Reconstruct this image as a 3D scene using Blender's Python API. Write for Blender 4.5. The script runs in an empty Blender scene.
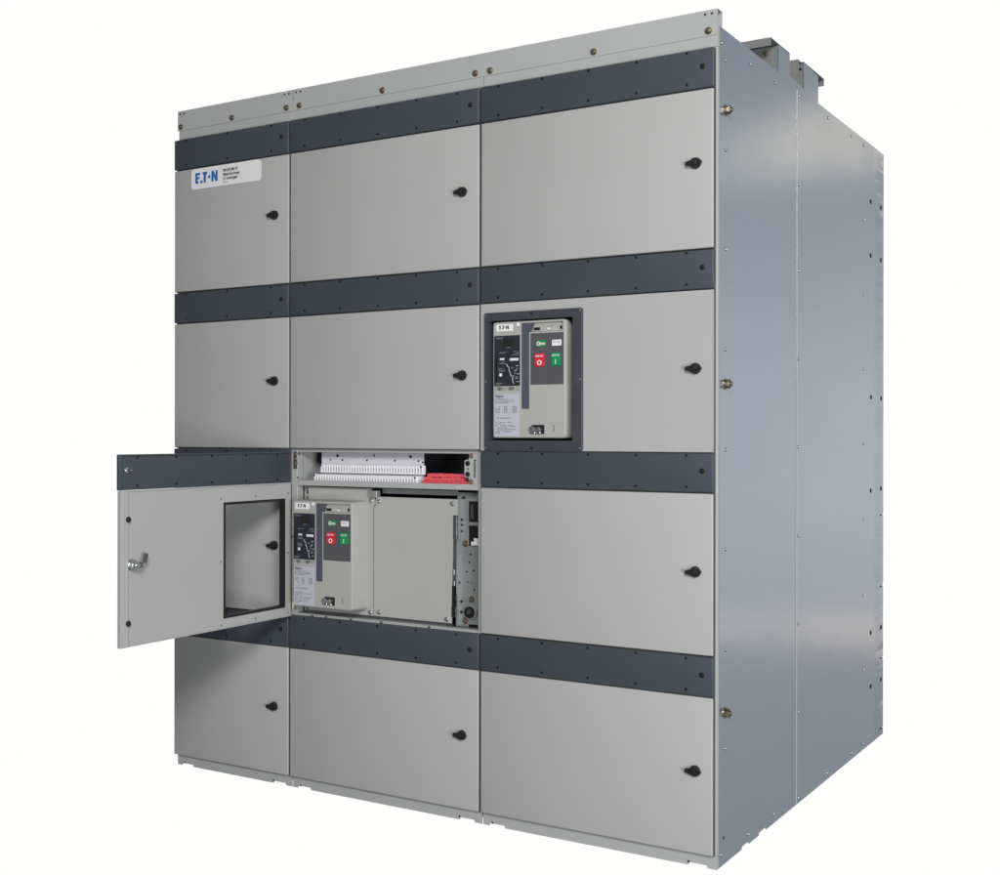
import bpy, bmesh, math, random
from mathutils import Vector, Matrix
random.seed(7)
scene = bpy.context.scene
COL = scene.collection
R = math.radians

# ------------------------------------------------------------------ dimensions (metres)
X1, X2, X3 = 0.5504, 1.3195, 2.0850            # section seams, left edge is 0
ROWS = [0.0, 0.5532, 1.1184, 1.6828, 2.2400]   # row boundaries, bottom row first
BH = 0.1117                                    # dark header strip height
YF = 0.0182                                    # frame front plane (doors stand proud of it)
ZB, ZC, ZS = -0.037, 2.349, 2.3046             # base, cap top, side sheet top
YS, YD = 0.7180, 1.8419                        # side seam, total depth

# ------------------------------------------------------------------ materials
def nodes_of(name):
    m = bpy.data.materials.new(name); m.use_nodes = True
    nt = m.node_tree
    return m, nt, nt.nodes['Principled BSDF']

def mat(name, col, rough=0.5, metal=0.0, spec=0.5, var=0.03, vscale=3.0, rvar=0.06, bump=0.0, bscale=500.0,
        stretch=None, aniso=0.0, coat=0.0):
    m, nt, b = nodes_of(name)
    N, L = nt.nodes, nt.links
    tc = N.new('ShaderNodeTexCoord'); mp = N.new('ShaderNodeMapping')
    L.new(tc.outputs['Object'], mp.inputs['Vector'])
    if stretch: mp.inputs['Scale'].default_value = stretch
    nz = N.new('ShaderNodeTexNoise'); nz.inputs['Scale'].default_value = vscale; nz.inputs['Detail'].default_value = 6
    L.new(mp.outputs['Vector'], nz.inputs['Vector'])
    cr = N.new('ShaderNodeMapRange')
    cr.inputs['From Min'].default_value = 0.25; cr.inputs['From Max'].default_value = 0.75
    cr.inputs['To Min'].default_value = 1 - var; cr.inputs['To Max'].default_value = 1 + var
    L.new(nz.outputs['Fac'], cr.inputs['Value'])
    mx = N.new('ShaderNodeVectorMath'); mx.operation = 'SCALE'
    mx.inputs[0].default_value = col[:3]
    L.new(cr.outputs['Result'], mx.inputs['Scale'])
    L.new(mx.outputs['Vector'], b.inputs['Base Color'])
    rr = N.new('ShaderNodeMapRange')
    rr.inputs['From Min'].default_value = 0.25; rr.inputs['From Max'].default_value = 0.75
    rr.inputs['To Min'].default_value = max(0.02, rough - rvar); rr.inputs['To Max'].default_value = rough + rvar
    L.new(nz.outputs['Fac'], rr.inputs['Value'])
    L.new(rr.outputs['Result'], b.inputs['Roughness'])
    b.inputs['Metallic'].default_value = metal
    b.inputs['Specular IOR Level'].default_value = spec
    if aniso: b.inputs['Anisotropic'].default_value = aniso
    if coat: b.inputs['Coat Weight'].default_value = coat
    if bump:
        n2 = N.new('ShaderNodeTexNoise'); n2.inputs['Scale'].default_value = bscale; n2.inputs['Detail'].default_value = 2
        L.new(tc.outputs['Object'], n2.inputs['Vector'])
        bp = N.new('ShaderNodeBump'); bp.inputs['Strength'].default_value = bump; bp.inputs['Distance'].default_value = 0.001
        L.new(n2.outputs['Fac'], bp.inputs['Height']); L.new(bp.outputs['Normal'], b.inputs['Normal'])
    return m

M = {}
M['paint']  = mat('grey_powder_coat', (0.392, 0.392, 0.382), 0.42, 0, 0.35, var=0.03, vscale=2.2, bump=0.10, bscale=420)
M['bracket'] = mat('roof_bracket_zinc', (0.205, 0.213, 0.208), 0.5, 0.2, 0.4, var=0.08, vscale=6)
M['seam']  = mat('pale_sheet_edge', (0.55, 0.56, 0.57), 0.4, 0.3, 0.4)
M['frame']  = mat('grey_frame_paint', (0.385, 0.393, 0.388), 0.45, 0, 0.35, var=0.03)
M['band']   = mat('slate_powder_coat', (0.052, 0.060, 0.076), 0.40, 0, 0.35, var=0.06, vscale=4, bump=0.10, bscale=420)
M['zinc']   = mat('zinc_plate', (0.30, 0.315, 0.315), 0.42, 0.45, 0.5, var=0.10, vscale=9)
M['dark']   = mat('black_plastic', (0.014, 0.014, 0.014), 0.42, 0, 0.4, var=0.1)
M['gapshade']   = mat('grey_gap_shade', (0.085, 0.088, 0.090), 0.6, 0, 0.3, var=0.1)  # shade of the door gaps, put into the colour
M['hole']   = mat('dark_hole', (0.010, 0.010, 0.011), 0.7, 0, 0.2, var=0.1)
M['gasket'] = mat('charcoal_bezel_plastic', (0.047, 0.052, 0.062), 0.48, 0, 0.35, var=0.08, vscale=20)
M['brass']  = mat('yellow_zinc', (0.31, 0.255, 0.19), 0.36, 0.95, 0.5, var=0.2, vscale=60)
M['copper'] = mat('reddish_bolt', (0.45, 0.30, 0.22), 0.35, 0.9, 0.5, var=0.2, vscale=60)
M['steel']  = mat('bright_steel', (0.62, 0.63, 0.64), 0.32, 1.0, 0.5, var=0.1, vscale=60)
M['darksteel'] = mat('dark_steel', (0.22, 0.23, 0.24), 0.35, 0.9, 0.5, var=0.15, vscale=60)
M['beige']  = mat('beige_moulded_cover', (0.385, 0.380, 0.360), 0.5, 0, 0.35, var=0.03, vscale=8, bump=0.08, bscale=900)
M['beige_dark'] = mat('dark_beige_plastic', (0.30, 0.30, 0.28), 0.5, 0, 0.35)  # darker beige for the clip plate and cover seam
M['cover']  = mat('grey_cover_plate', (0.385, 0.380, 0.362), 0.5, 0, 0.35, var=0.03, vscale=4, bump=0.08, bscale=500)
M['panel']  = mat('charcoal_button_panel', (0.085, 0.083, 0.090), 0.5, 0, 0.35, var=0.05, vscale=30)
M['trip']   = mat('trip_unit_face', (0.022, 0.026, 0.034), 0.35, 0, 0.45, var=0.08, vscale=30)
M['handle'] = mat('slate_lever', (0.075, 0.082, 0.105), 0.42, 0, 0.4, var=0.06, vscale=20)
M['lcd']    = mat('dark_display_glass', (0.020, 0.018, 0.018), 0.15, 0, 0.5, var=0.05)
M['white']  = mat('white_plastic', (0.78, 0.77, 0.76), 0.45, 0, 0.4, var=0.02)
M['label']  = mat('label_stock', (0.74, 0.72, 0.72), 0.4, 0, 0.4, var=0.02)
M['labelgrey'] = mat('rating_label_stock', (0.46, 0.465, 0.53), 0.42, 0, 0.4, var=0.03)
M['term']   = mat('white_terminal_plastic', (0.76, 0.75, 0.78), 0.5, 0, 0.35, var=0.03, vscale=40)
M['lav']    = mat('pale_lavender_board', (0.60, 0.58, 0.63), 0.5, 0, 0.35, var=0.03)
M['termdark'] = mat('terminal_slot', (0.36, 0.35, 0.38), 0.6, 0, 0.3)
M['red']    = mat('red_button_plastic', (0.62, 0.025, 0.035), 0.35, 0, 0.45, var=0.05)
M['green']  = mat('green_button_plastic', (0.006, 0.270, 0.085), 0.35, 0, 0.45, var=0.05)
M['redbraid'] = mat('red_insulation', (0.68, 0.095, 0.115), 0.55, 0, 0.35, var=0.25, vscale=220, bump=0.9, bscale=260)
M['blue']   = mat('blue_ink', (0.012, 0.130, 0.420), 0.45, 0, 0.3, var=0.02)
M['ink']    = mat('dark_ink', (0.035, 0.04, 0.07), 0.55, 0, 0.3, var=0.02)
M['inkgrey'] = mat('grey_ink', (0.16, 0.16, 0.18), 0.55, 0, 0.3, var=0.02)
M['inkwhite'] = mat('white_ink', (0.70, 0.70, 0.72), 0.5, 0, 0.3, var=0.02)
M['inkpale'] = mat('pale_ink', (0.30, 0.32, 0.36), 0.5, 0, 0.3, var=0.02)
M['chromate'] = mat('yellow_chromate_hinge', (0.50, 0.46, 0.33), 0.4, 0.6, 0.5, var=0.25, vscale=60)

def sheet_metal(name):
    """Galvanised / aluminised sheet, brushed along its length: blue-grey, softly reflecting."""
    m, nt, b = nodes_of(name)
    N, L = nt.nodes, nt.links
    tc = N.new('ShaderNodeTexCoord')
    mp = N.new('ShaderNodeMapping'); mp.inputs['Scale'].default_value = (1, 0.35, 40)
    L.new(tc.outputs['Object'], mp.inputs['Vector'])
    fine = N.new('ShaderNodeTexNoise'); fine.inputs['Scale'].default_value = 5; fine.inputs['Detail'].default_value = 5
    L.new(mp.outputs['Vector'], fine.inputs['Vector'])
    mp2 = N.new('ShaderNodeMapping'); mp2.inputs['Scale'].default_value = (1, 0.8, 1.6)
    L.new(tc.outputs['Object'], mp2.inputs['Vector'])
    big = N.new('ShaderNodeTexNoise'); big.inputs['Scale'].default_value = 1.6; big.inputs['Detail'].default_value = 3
    L.new(mp2.outputs['Vector'], big.inputs['Vector'])
    a = N.new('ShaderNodeMapRange'); a.inputs['From Min'].default_value = 0.3; a.inputs['From Max'].default_value = 0.7
    a.inputs['To Min'].default_value = 0.975; a.inputs['To Max'].default_value = 1.025
    L.new(fine.outputs['Fac'], a.inputs['Value'])
    sc = N.new('ShaderNodeVectorMath'); sc.operation = 'SCALE'; sc.inputs[0].default_value = SHEET
    L.new(a.outputs['Result'], sc.inputs['Scale']); L.new(sc.outputs['Vector'], b.inputs['Base Color'])
    r = N.new('ShaderNodeMapRange'); r.inputs['From Min'].default_value = 0.3; r.inputs['From Max'].default_value = 0.7
    r.inputs['To Min'].default_value = 0.14; r.inputs['To Max'].default_value = 0.19
    L.new(big.outputs['Fac'], r.inputs['Value']); L.new(r.outputs['Result'], b.inputs['Roughness'])
    b.inputs['Metallic'].default_value = 0.65
    # the rear flange is slightly buckled between its fixings
    sx = N.new('ShaderNodeSeparateXYZ'); L.new(tc.outputs['Object'], sx.inputs[0])
    mk = N.new('ShaderNodeMapRange'); mk.interpolation_type = 'SMOOTHSTEP'
    mk.inputs['From Min'].default_value = 0.40; mk.inputs['From Max'].default_value = 0.56; L.new(sx.outputs['Y'], mk.inputs['Value'])
    mp3 = N.new('ShaderNodeMapping'); mp3.inputs['Scale'].default_value = (1, 1.5, 11); L.new(tc.outputs['Object'], mp3.inputs['Vector'])
    bk = N.new('ShaderNodeTexNoise'); bk.inputs['Scale'].default_value = 1.0; bk.inputs['Detail'].default_value = 2; L.new(mp3.outputs['Vector'], bk.inputs['Vector'])
    mm = N.new('ShaderNodeMath'); mm.operation = 'MULTIPLY'; L.new(mk.outputs['Result'], mm.inputs[0]); L.new(bk.outputs['Fac'], mm.inputs[1])
    m3 = N.new('ShaderNodeMath'); m3.operation = 'MULTIPLY_ADD'; m3.inputs[1].default_value = 5.0; L.new(mm.outputs[0], m3.inputs[0]); L.new(big.outputs['Fac'], m3.inputs[2])
    bp = N.new('ShaderNodeBump'); bp.inputs['Strength'].default_value = 0.30; bp.inputs['Distance'].default_value = 0.007
    L.new(m3.outputs[0], bp.inputs['Height']); L.new(bp.outputs['Normal'], b.inputs['Normal'])
    return m
SHEET = (0.318, 0.370, 0.432)
M['sheet'] = sheet_metal('brushed_galvanised_sheet')

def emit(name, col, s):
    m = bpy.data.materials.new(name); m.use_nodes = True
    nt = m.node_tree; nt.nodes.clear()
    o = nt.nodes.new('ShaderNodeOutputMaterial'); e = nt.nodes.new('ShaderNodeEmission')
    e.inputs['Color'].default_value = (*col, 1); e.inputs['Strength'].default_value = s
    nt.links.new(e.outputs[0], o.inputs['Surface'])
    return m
M['floorglow'] = emit('glowing_white_sheet', (1.0, 1.0, 0.985), 1.0)

# ------------------------------------------------------------------ mesh helpers
def BM(): return bmesh.new()

def box(bm, x0, x1, y0, y1, z0, z1, bev=0.0, seg=2):
    r = bmesh.ops.create_cube(bm, size=1.0)
    vs = r['verts']
    for v in vs:
        v.co = Vector(((x0 + x1) / 2 + v.co.x * (x1 - x0), (y0 + y1) / 2 + v.co.y * (y1 - y0), (z0 + z1) / 2 + v.co.z * (z1 - z0)))
    if bev:
        es = list({e for v in vs for e in v.link_edges})
        bmesh.ops.bevel(bm, geom=es, offset=bev, segments=seg, affect='EDGES', profile=0.5)
    return bm

def cyl(bm, c, r, h, axis='y', seg=24, r2=None, bev=0.0):
    """cylinder centred on c, along axis"""
    rot = {'z': Matrix.Identity(4), 'y': Matrix.Rotation(R(90), 4, 'X'), 'x': Matrix.Rotation(R(90), 4, 'Y')}[axis]
    res = bmesh.ops.create_cone(bm, cap_ends=True, segments=seg, radius1=r, radius2=r if r2 is None else r2, depth=h,
                                matrix=Matrix.Translation(Vector(c)) @ rot)
    if bev:
        fs = [f for f in {f for v in res['verts'] for f in v.link_faces} if len(f.verts) > 4]
        es = list({e for f in fs for e in f.edges})
        bmesh.ops.bevel(bm, geom=es, offset=bev, segments=2, affect='EDGES', profile=0.5)
    return bm

def ring(bm, ox0, ox1, oz0, oz1, ix0, ix1, iz0, iz1, y0, y1):
    """rectangular plate in the xz plane with a rectangular hole"""
    def loop(x0, x1, z0, z1, y): return [bm.verts.new((x, y, z)) for x, z in ((x0, z0), (x1, z0), (x1, z1), (x0, z1))]
    of, inf = loop(ox0, ox1, oz0, oz1, y0), loop(ix0, ix1, iz0, iz1, y0)
    ob, ib = loop(ox0, ox1, oz0, oz1, y1), loop(ix0, ix1, iz0, iz1, y1)
    for i in range(4):
        j = (i + 1) % 4
        bm.faces.new((of[i], of[j], inf[j], inf[i])); bm.faces.new((ob[j], ob[i], ib[i], ib[j]))
        bm.faces.new((of[j], of[i], ob[i], ob[j])); bm.faces.new((inf[i], inf[j], ib[j], ib[i]))
    return bm

def prism(bm, pts, a0, a1, plane='xz'):
    """polygon extruded along the remaining axis"""
    def P(p, a): return {'xz': (p[0], a, p[1]), 'yz': (a, p[0], p[1]), 'xy': (p[0], p[1], a)}[plane]
    A = [bm.verts.new(P(p, a0)) for p in pts]; B = [bm.verts.new(P(p, a1)) for p in pts]
    bm.faces.new(A); bm.faces.new(list(reversed(B)))
    n = len(pts)
    for i in range(n):
        j = (i + 1) % n
        bm.faces.new((A[j], A[i], B[i], B[j]))
    bmesh.ops.recalc_face_normals(bm, faces=bm.faces[:])
    return bm

def rrect(x0, x1, z0, z1, r, n=5):
    out = []
    for cx, cz, a0 in ((x1 - r, z0 + r, -90), (x1 - r, z1 - r, 0), (x0 + r, z1 - r, 90), (x0 + r, z0 + r, 180)):
        for k in range(n + 1):
            a = R(a0 + 90 * k / n); out.append((cx + r * math.cos(a), cz + r * math.sin(a)))
    return out

def rplate(bm, x0, x1, z0, z1, r, y0, y1): return prism(bm, rrect(x0, x1, z0, z1, r), y0, y1)

def smooth(me, ang=35):
    for p in me.polygons: p.use_smooth = True
    try: me.set_sharp_from_angle(angle=R(ang))
    except Exception: pass

ORG = {}
def part(name, bm, m, parent=None, origin=None):
    """link bm as one mesh object; coordinates in bm are 'cabinet' coordinates"""
    bmesh.ops.recalc_face_normals(bm, faces=bm.faces[:])
    if origin is None:
        xs = [v.co for v in bm.verts]
        origin = Vector([(min(c[i] for c in xs) + max(c[i] for c in xs)) / 2 for i in range(3)])
    origin = Vector(origin)
    for v in bm.verts: v.co -= origin
    me = bpy.data.meshes.new(name); bm.to_mesh(me); bm.free()
    smooth(me); me.materials.append(m)
    o = bpy.data.objects.new(name, me); COL.objects.link(o)
    o.parent = parent
    o.location = origin - (ORG[parent] if parent else Vector())
    ORG[o] = origin
    return o

def put(name, me, parent, at, rotz=0.0):
    """a repeat that shares its mesh"""
    o = bpy.data.objects.new(name, me); COL.objects.link(o)
    o.parent = parent; o.location = Vector(at) - ORG[parent]; o.rotation_euler = (0, 0, rotz)
    ORG[o] = Vector(at)
    return o

def mesh_of(name, bm, *mats):
    bmesh.ops.recalc_face_normals(bm, faces=bm.faces[:])
    me = bpy.data.meshes.new(name); bm.to_mesh(me); bm.free(); smooth(me)
    for m in mats: me.materials.append(m)
    return me

def empty(name, at):
    o = bpy.data.objects.new(name, None); COL.objects.link(o); o.location = at; ORG[o] = Vector(at)
    o.empty_display_size = 0.2
    return o

def text(bm, s, x, z, size, y, bold=0.0, width=None):
    """lettering as flat geometry facing -y, baseline start at (x, z)"""
    cu = bpy.data.curves.new('lettering', 'FONT'); cu.body = s; cu.size = size; cu.offset = bold; cu.resolution_u = 3
    ob = bpy.data.objects.new('lettering', cu); COL.objects.link(ob)
    dg = bpy.context.evaluated_depsgraph_get(); ev = ob.evaluated_get(dg)
    me = bpy.data.meshes.new_from_object(ev)
    k = 1.0
    if width:
        w = max(v.co.x for v in me.vertices) - min(v.co.x for v in me.vertices); k = width / w
    for v in me.vertices: v.co = Vector((x + v.co.x * k, y, z + v.co.y))
    bm.from_mesh(me)
    bpy.data.objects.remove(ob); bpy.data.meshes.remove(me); bpy.data.curves.remove(cu)
    return bm

def poly(bm, pts, y): bm.faces.new([bm.verts.new((px, y, pz)) for px, pz in pts]); return bm

def logo(bm, x, z, h, y):
    """bold five-sign mark: E, a wedge with a dot, T, a round dot, N"""
    k = h
    def P(*pts): poly(bm, [(x + a * k, z + b * k) for a, b in pts], y)
    P((0, 0), (.40, 0), (.46, .22), (.27, .22), (.27, .39), (.50, .39), (.56, .61), (.27, .61), (.27, .78), (.60, .78), (.66, 1), (0, 1))
    P((.60, 0), (.98, 0), (.90, .26), (.68, .26))
    P((.92, 1), (1.54, 1), (1.54, .77), (1.36, .77), (1.36, 0), (1.12, 0), (1.06, .26), (1.06, .77), (.98, .77))
    P(*[(1.78 + .155 * math.cos(a * math.pi / 8), .5 + .155 * math.sin(a * math.pi / 8)) for a in range(16)])
    P((2.06, 0), (2.32, 0), (2.32, .52), (2.56, 0), (2.84, 0), (2.84, 1), (2.58, 1), (2.58, .48), (2.34, 1), (2.06, 1))
    return bm

def dashes(bm, x0, x1, z, h, y, fill=0.8, mn=0.004, mx=0.012):
    """a line of print too small to read"""
    x = x0
    while x < x1:
        w = random.uniform(mn, mx)
        if random.random() < fill: box(bm, x, min(x + w, x1), y, y + 0.0003, z, z + h)
        x += w + h * 0.9
    return bm

# ------------------------------------------------------------------ shared small hardware (facing -y, origin on the surface)
def hexhead(r, t, washer):
    bm = BM()
    if washer: cyl(bm, (0, -0.001, 0), r * 1.35, 0.002, seg=20)
    cyl(bm, (0, -0.002 - t / 2, 0), r, t, seg=6, bev=r * 0.12)
    return bm
ME = {}
ME['hex'] = mesh_of('hex_bolt', hexhead(0.0075, 0.006, True), M['brass'])
ME['hexred'] = mesh_of('hex_bolt', hexhead(0.0056, 0.005, True), M['copper'])
def panhead(r, t):
    bm = BM(); cyl(bm, (0, -t / 2, 0), r, t, seg=16, bev=r * 0.3)
    return bm
ME['pan'] = mesh_of('pan_screw', panhead(0.0052, 0.0032), M['steel'])
ME['pandark'] = mesh_of('dark_screw', panhead(0.0040, 0.0016), M['hole'])
ME['pansmall'] = mesh_of('small_screw', panhead(0.0036, 0.0025), M['steel'])
def cbolt():
    bm = BM(); cyl(bm, (0, -0.001, 0), 0.0080, 0.002, seg=20); cyl(bm, (0, -0.0040, 0), 0.0052, 0.004, seg=20, bev=0.0010)
    return bm
ME['cbolt'] = mesh_of('cover_bolt', cbolt(), M['steel'])
bm = BM(); cyl(bm, (0, -0.001, 0), 0.0046, 0.002, seg=16); ME['dot'] = mesh_of('hole', bm, M['hole'])
bm = BM(); cyl(bm, (0, -0.001, 0), 0.0030, 0.002, seg=12); ME['dotsmall'] = mesh_of('hole', bm, M['hole'])
def lockmesh():
    bm = BM()
    cyl(bm, (0, -0.0015, 0), 0.0076, 0.003, seg=24, bev=0.0008)
    for f in bm.faces: f.material_index = 0
    n = len(bm.faces)
    cyl(bm, (0, -0.0042, 0), 0.0042, 0.0024, seg=6)
    bm.faces.ensure_lookup_table()
    for f in list(bm.faces)[n:]: f.material_index = 1
    return bm
ME['lock'] = mesh_of('quarter_turn_lock', lockmesh(), M['dark'], M['steel'])
def knobmesh():
    bm = BM()
    cyl(bm, (0, -0.002, 0), 0.0158, 0.004, seg=28, bev=0.001)
    cyl(bm, (0, -0.0085, 0), 0.0145, 0.010, seg=28, r2=0.0135, bev=0.0018)
    pts = [(0.0200, -0.0045), (0.0200, 0.0045), (0.012, 0.0080), (-0.012, 0.0080), (-0.020, 0.0055), (-0.0245, 0.0062), (-0.0268, 0.0042), (-0.0268, -0.0042), (-0.0245, -0.0062), (-0.020, -0.0055), (-0.012, -0.0080), (0.012, -0.0080)]
    b2 = BM(); prism(b2, pts, -0.0165, -0.005)
    bmesh.ops.bevel(b2, geom=b2.edges[:], offset=0.0016, segments=2, affect='EDGES')
    tmp = bpy.data.meshes.new('t'); b2.to_mesh(tmp); b2.free(); bm.from_mesh(tmp); bpy.data.meshes.remove(tmp)
    cyl(bm, (0, -0.0165, 0), 0.0085, 0.005, seg=20, bev=0.001)
    return bm
ME['knob'] = mesh_of('door_knob', knobmesh(), M['dark'])

# ------------------------------------------------------------------ setting
def strip_sheet(name, prof, x0, x1, m):
    bm = BM()
    rows = [[bm.verts.new((x, y, z)) for x in (x0, x1)] for y, z in prof]
    for a, b in zip(rows, rows[1:]): bm.faces.new((a[0], a[1], b[1], b[0]))
    o = part(name, bm, m, origin=(0, 0, 0)); o['kind'] = 'structure'
    return o
ZF = ZB - 0.0008
fl = strip_sheet('floor', [(0.06, ZF), (2.0, ZF)], -0.10, 2.082, M['floorglow'])  # added white sheet that glows by itself, so no shade shows on it

# ------------------------------------------------------------------ the switchgear cabinet
cab = empty('switchgear_cabinet', ((X3) / 2, YD / 2, ZB))
cab['label'] = 'tall grey metal switchgear cabinet of three columns with dark header strips and one door open'
cab['category'] = 'switchgear'

# shell: left side, back, roof, bottom (all sheet), behind the frame
bm = BM()
box(bm, 0.0, 0.002, 0.05, YD, ZB + 0.004, ZS)
box(bm, 0.002, X3 - 0.003, YD - 0.003, YD, ZB + 0.004, ZS)
box(bm, 0.002, X3 - 0.003, 0.05, YD - 0.003, ZS - 0.004, ZS - 0.002)
box(bm, 0.002, X3 - 0.003, 0.06, YD - 0.003, ZB + 0.006, ZB + 0.008)
for x in (X1, X2): box(bm, x - 0.001, x + 0.001, 0.06, YD - 0.003, ZB + 0.008, ZS - 0.004)
part('shell', bm, M['zinc'], cab)

# frame: uprights and rails (butted end to end)
bm = BM()
PW = 0.0185
UP = [(0.0, PW), (X1 - PW, X1 + PW), (X2 - PW, X2 + PW), (X3 - PW, X3)]
for a, b in UP: box(bm, a, b, YF, 0.034 if b == X3 else 0.05, 0.0, 2.245, 0.0012, 1)
for (a, b), (c, d) in zip(UP, UP[1:]):
    for i, z in enumerate(ROWS[1:4]):
        box(bm, b, c, YF + 0.0005, 0.05, z - 0.009, z + 0.004)
    box(bm, b, c, YF + 0.0005, 0.05, 0.0, 0.012); box(bm, b, c, YF + 0.0005, 0.05, 2.228, 2.245)
part('front_frame', bm, M['frame'], cab)

# base channels with toe notches
for a, b in ((0.0, X1), (X1, X2), (X2, X3)):
    n = 0.0075
    a2, b2 = a + 0.002, b - (0.002 if b != X3 else 0.0)
    pts = [(a2, ZB), (a2 + 0.022, ZB), (a2 + 0.024, ZB + n), (a2 + 0.076, ZB + n), (a2 + 0.080, ZB),
           (b2 - 0.085, ZB), (b2 - 0.080, ZB + n), (b2 - 0.030, ZB + n), (b2 - 0.026, ZB), (b2, ZB), (b2, -0.0004), (a2, -0.0004)]
    bm = BM(); prism(bm, pts, YF, YF + 0.003)
    box(bm, a2, b2 - 0.004, YF + 0.003, 0.06, -0.004, -0.001)
    if b == X3: box(bm, b2 - 0.0185, b2, YF + 0.003, 0.0340, ZB, -0.0008)
    ch = part('base_channel', bm, M['frame'], cab)
    for x in (a2 + 0.034, b2 - 0.083):
        put('hole', ME['dotsmall'], ch, (x, YF, ZB + 0.010))

# cap: lower strip per column, upper plates (left one short, the other across two columns)
for a, b in ((0.0, X1), (X1, X2), (X2, X3)):
    bm = BM(); box(bm, a + 0.0012 + (0.003 if a == 0 else 0), b - (0.0012 if b != X3 else 0), YF, 0.0340, 2.2455, 2.3055, 0.0006, 1)
    part('cap_strip', bm, M['frame'], cab)
for a, b, bolts in ((0.0, X1, (0.0165, 0.2684, 0.5216)), (X1, X3, (0.5797, 0.9319, 1.2906, 1.3451, 1.7015, 2.0584))):
    bm = BM()
    a2, b2 = a + (0.0015 if a else 0), b - (0.0015 if b != X3 else 0)
    box(bm, a2, b2, YF - 0.0022, YF - 0.0003, 2.2768, ZC - 0.0022)
    box(bm, a2, b2, YF - 0.0022, 0.052, ZC - 0.0022, ZC)
    box(bm, a2, b2, 0.049, 0.052, 2.307, ZC - 0.0022)
    cp = part('cap_plate', bm, M['frame'], cab)
    for x in bolts: put('hex_bolt', ME['hex'], cp, (x, YF - 0.0022, 2.2905))
    hs = [a2 + 0.013, a2 + 0.032, b2 - 0.036, b2 - 0.016]
    for x in hs: put('hole', ME['dotsmall'], cp, (x, YF - 0.0022, 2.3375))

# side sheets (bare metal) on the right
SX0, SX1 = X3 - 0.0028, X3
n = 0.008
front_pts = [(0.0345, ZB), (0.2148, ZB), (0.2165, ZB + n), (0.2735, ZB + n), (0.2753, ZB), (0.3614, ZB), (0.3632, ZB + n), (0.4250, ZB + n), (0.4271, ZB), (YS - 0.002, ZB),
             (YS - 0.002, 2.3180), (0.645, 2.3215), (0.645, 2.3935), (0.5345, 2.3905), (0.5345, ZS), (0.0345, ZS)]
bm = BM(); prism(bm, front_pts, SX0, SX1, 'yz')
ss1 = part('side_sheet', bm, M['sheet'], cab)
rear_pts = [(YS + 0.002, ZB), (YD, ZB)]
for zt in (-0.0100, 0.2730, 0.5620, 0.8486):
    rear_pts += [(YD, zt - 0.003), (YD - 0.055, zt - 0.003), (YD - 0.055, zt + 0.003), (YD, zt + 0.003)]
rear_pts += [(YD, ZS), (0.951, ZS), (0.951, 2.3965), (0.7893, 2.4015), (0.7893, 2.3150), (YS + 0.002, 2.3180)]
bm = BM(); prism(bm, rear_pts, SX0 + 0.0003, SX1 + 0.0003, 'yz')
ss2 = part('side_sheet', bm, M['sheet'], cab)
bm = BM(); box(bm, X3, X3 + 0.0022, YS - 0.002, YS + 0.002, ZB, 2.2950, 0.0006, 1)
part('seam_strip', bm, M['seam'], cab)
for y, z in [(0.0754, 2.2213), (0.0817, 1.9698), (0.0843, 1.6902), (0.0829, 1.4089), (0.0863, 1.127), (0.0849, 0.8457), (0.0836, 0.5632),
             (0.0768, 0.2869), (0.046, -0.0035), (0.2762, 2.2616), (0.4983, 2.2621), (0.2726, -0.007), (0.4967, -0.007), (0.0480, 2.2611)]:
    put('pan_screw', ME['pan'], ss1, (SX1, y, z), R(90))
put('hole', ME['dot'], ss1, (SX1 - 0.0012, 0.0692, 0.0384), R(90))
for z in (2.2782, 1.9893, 1.7064, 1.417, 1.1296, 0.8394, 0.5506, 0.2623, -0.0187):
    put('pan_screw', ME['pan'], ss2, (SX1 + 0.0003, 0.7390, z), R(90))
for y, z in [(1.5448, 1.9964), (1.5448, 1.7104), (1.5448, 1.4232), (1.5448, 1.1354), (1.5448, 0.8456), (1.5448, 0.556), (1.5448, 0.2693),
             (1.0677, 2.2801), (1.3653, 2.2790), (1.543, 2.2815), (1.8051, 2.2820), (1.061, -0.014), (1.3707, -0.0128), (1.5268, -0.013), (1.8243, -0.0109 + .004)]:
    put('pan_screw', ME['pan'], ss2, (SX1 + 0.0003, y, z), R(90))
bm = BM(); prism(bm, rrect(-0.011, 0.011, -0.0085, 0.0085, 0.006), -0.0008, 0.0008); ME['slot'] = mesh_of('slot_hole', bm, M['hole'])
for y, z in [(1.6411, 2.0813), (1.7966, 2.082), (1.6421, 1.8713), (1.7976, 1.8722), (1.6494, 1.318), (1.8052, 1.3175), (1.6467, 0.9527),
             (1.8023, 0.9553), (1.6494, 0.3968), (1.8052, 0.3971), (1.6505, 0.1861), (1.8062, 0.1866)]:
    put('slot_hole', ME['slot'], ss2, (SX1 + 0.0003, y, z), R(90))
# big brass studs near the front corner
def stud():
    bm = BM()
    cyl(bm, (0, -0.0015, 0), 0.0160, 0.003, seg=24)
    cyl(bm, (0, -0.0065, 0), 0.0115, 0.007, seg=6, bev=0.0012)
    cyl(bm, (0, -0.0125, 0), 0.0130, 0.005, seg=6, bev=0.0012)
    cyl(bm, (0, -0.0170, 0), 0.0070, 0.006, seg=16, bev=0.0012)
    return bm
ME['stud'] = mesh_of('brass_stud', stud(), M['brass'])
for z in (2.0807, 1.3114, 0.3868): put('brass_stud', ME['stud'], ss1, (SX1, 0.0800, z), R(90))

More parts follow.
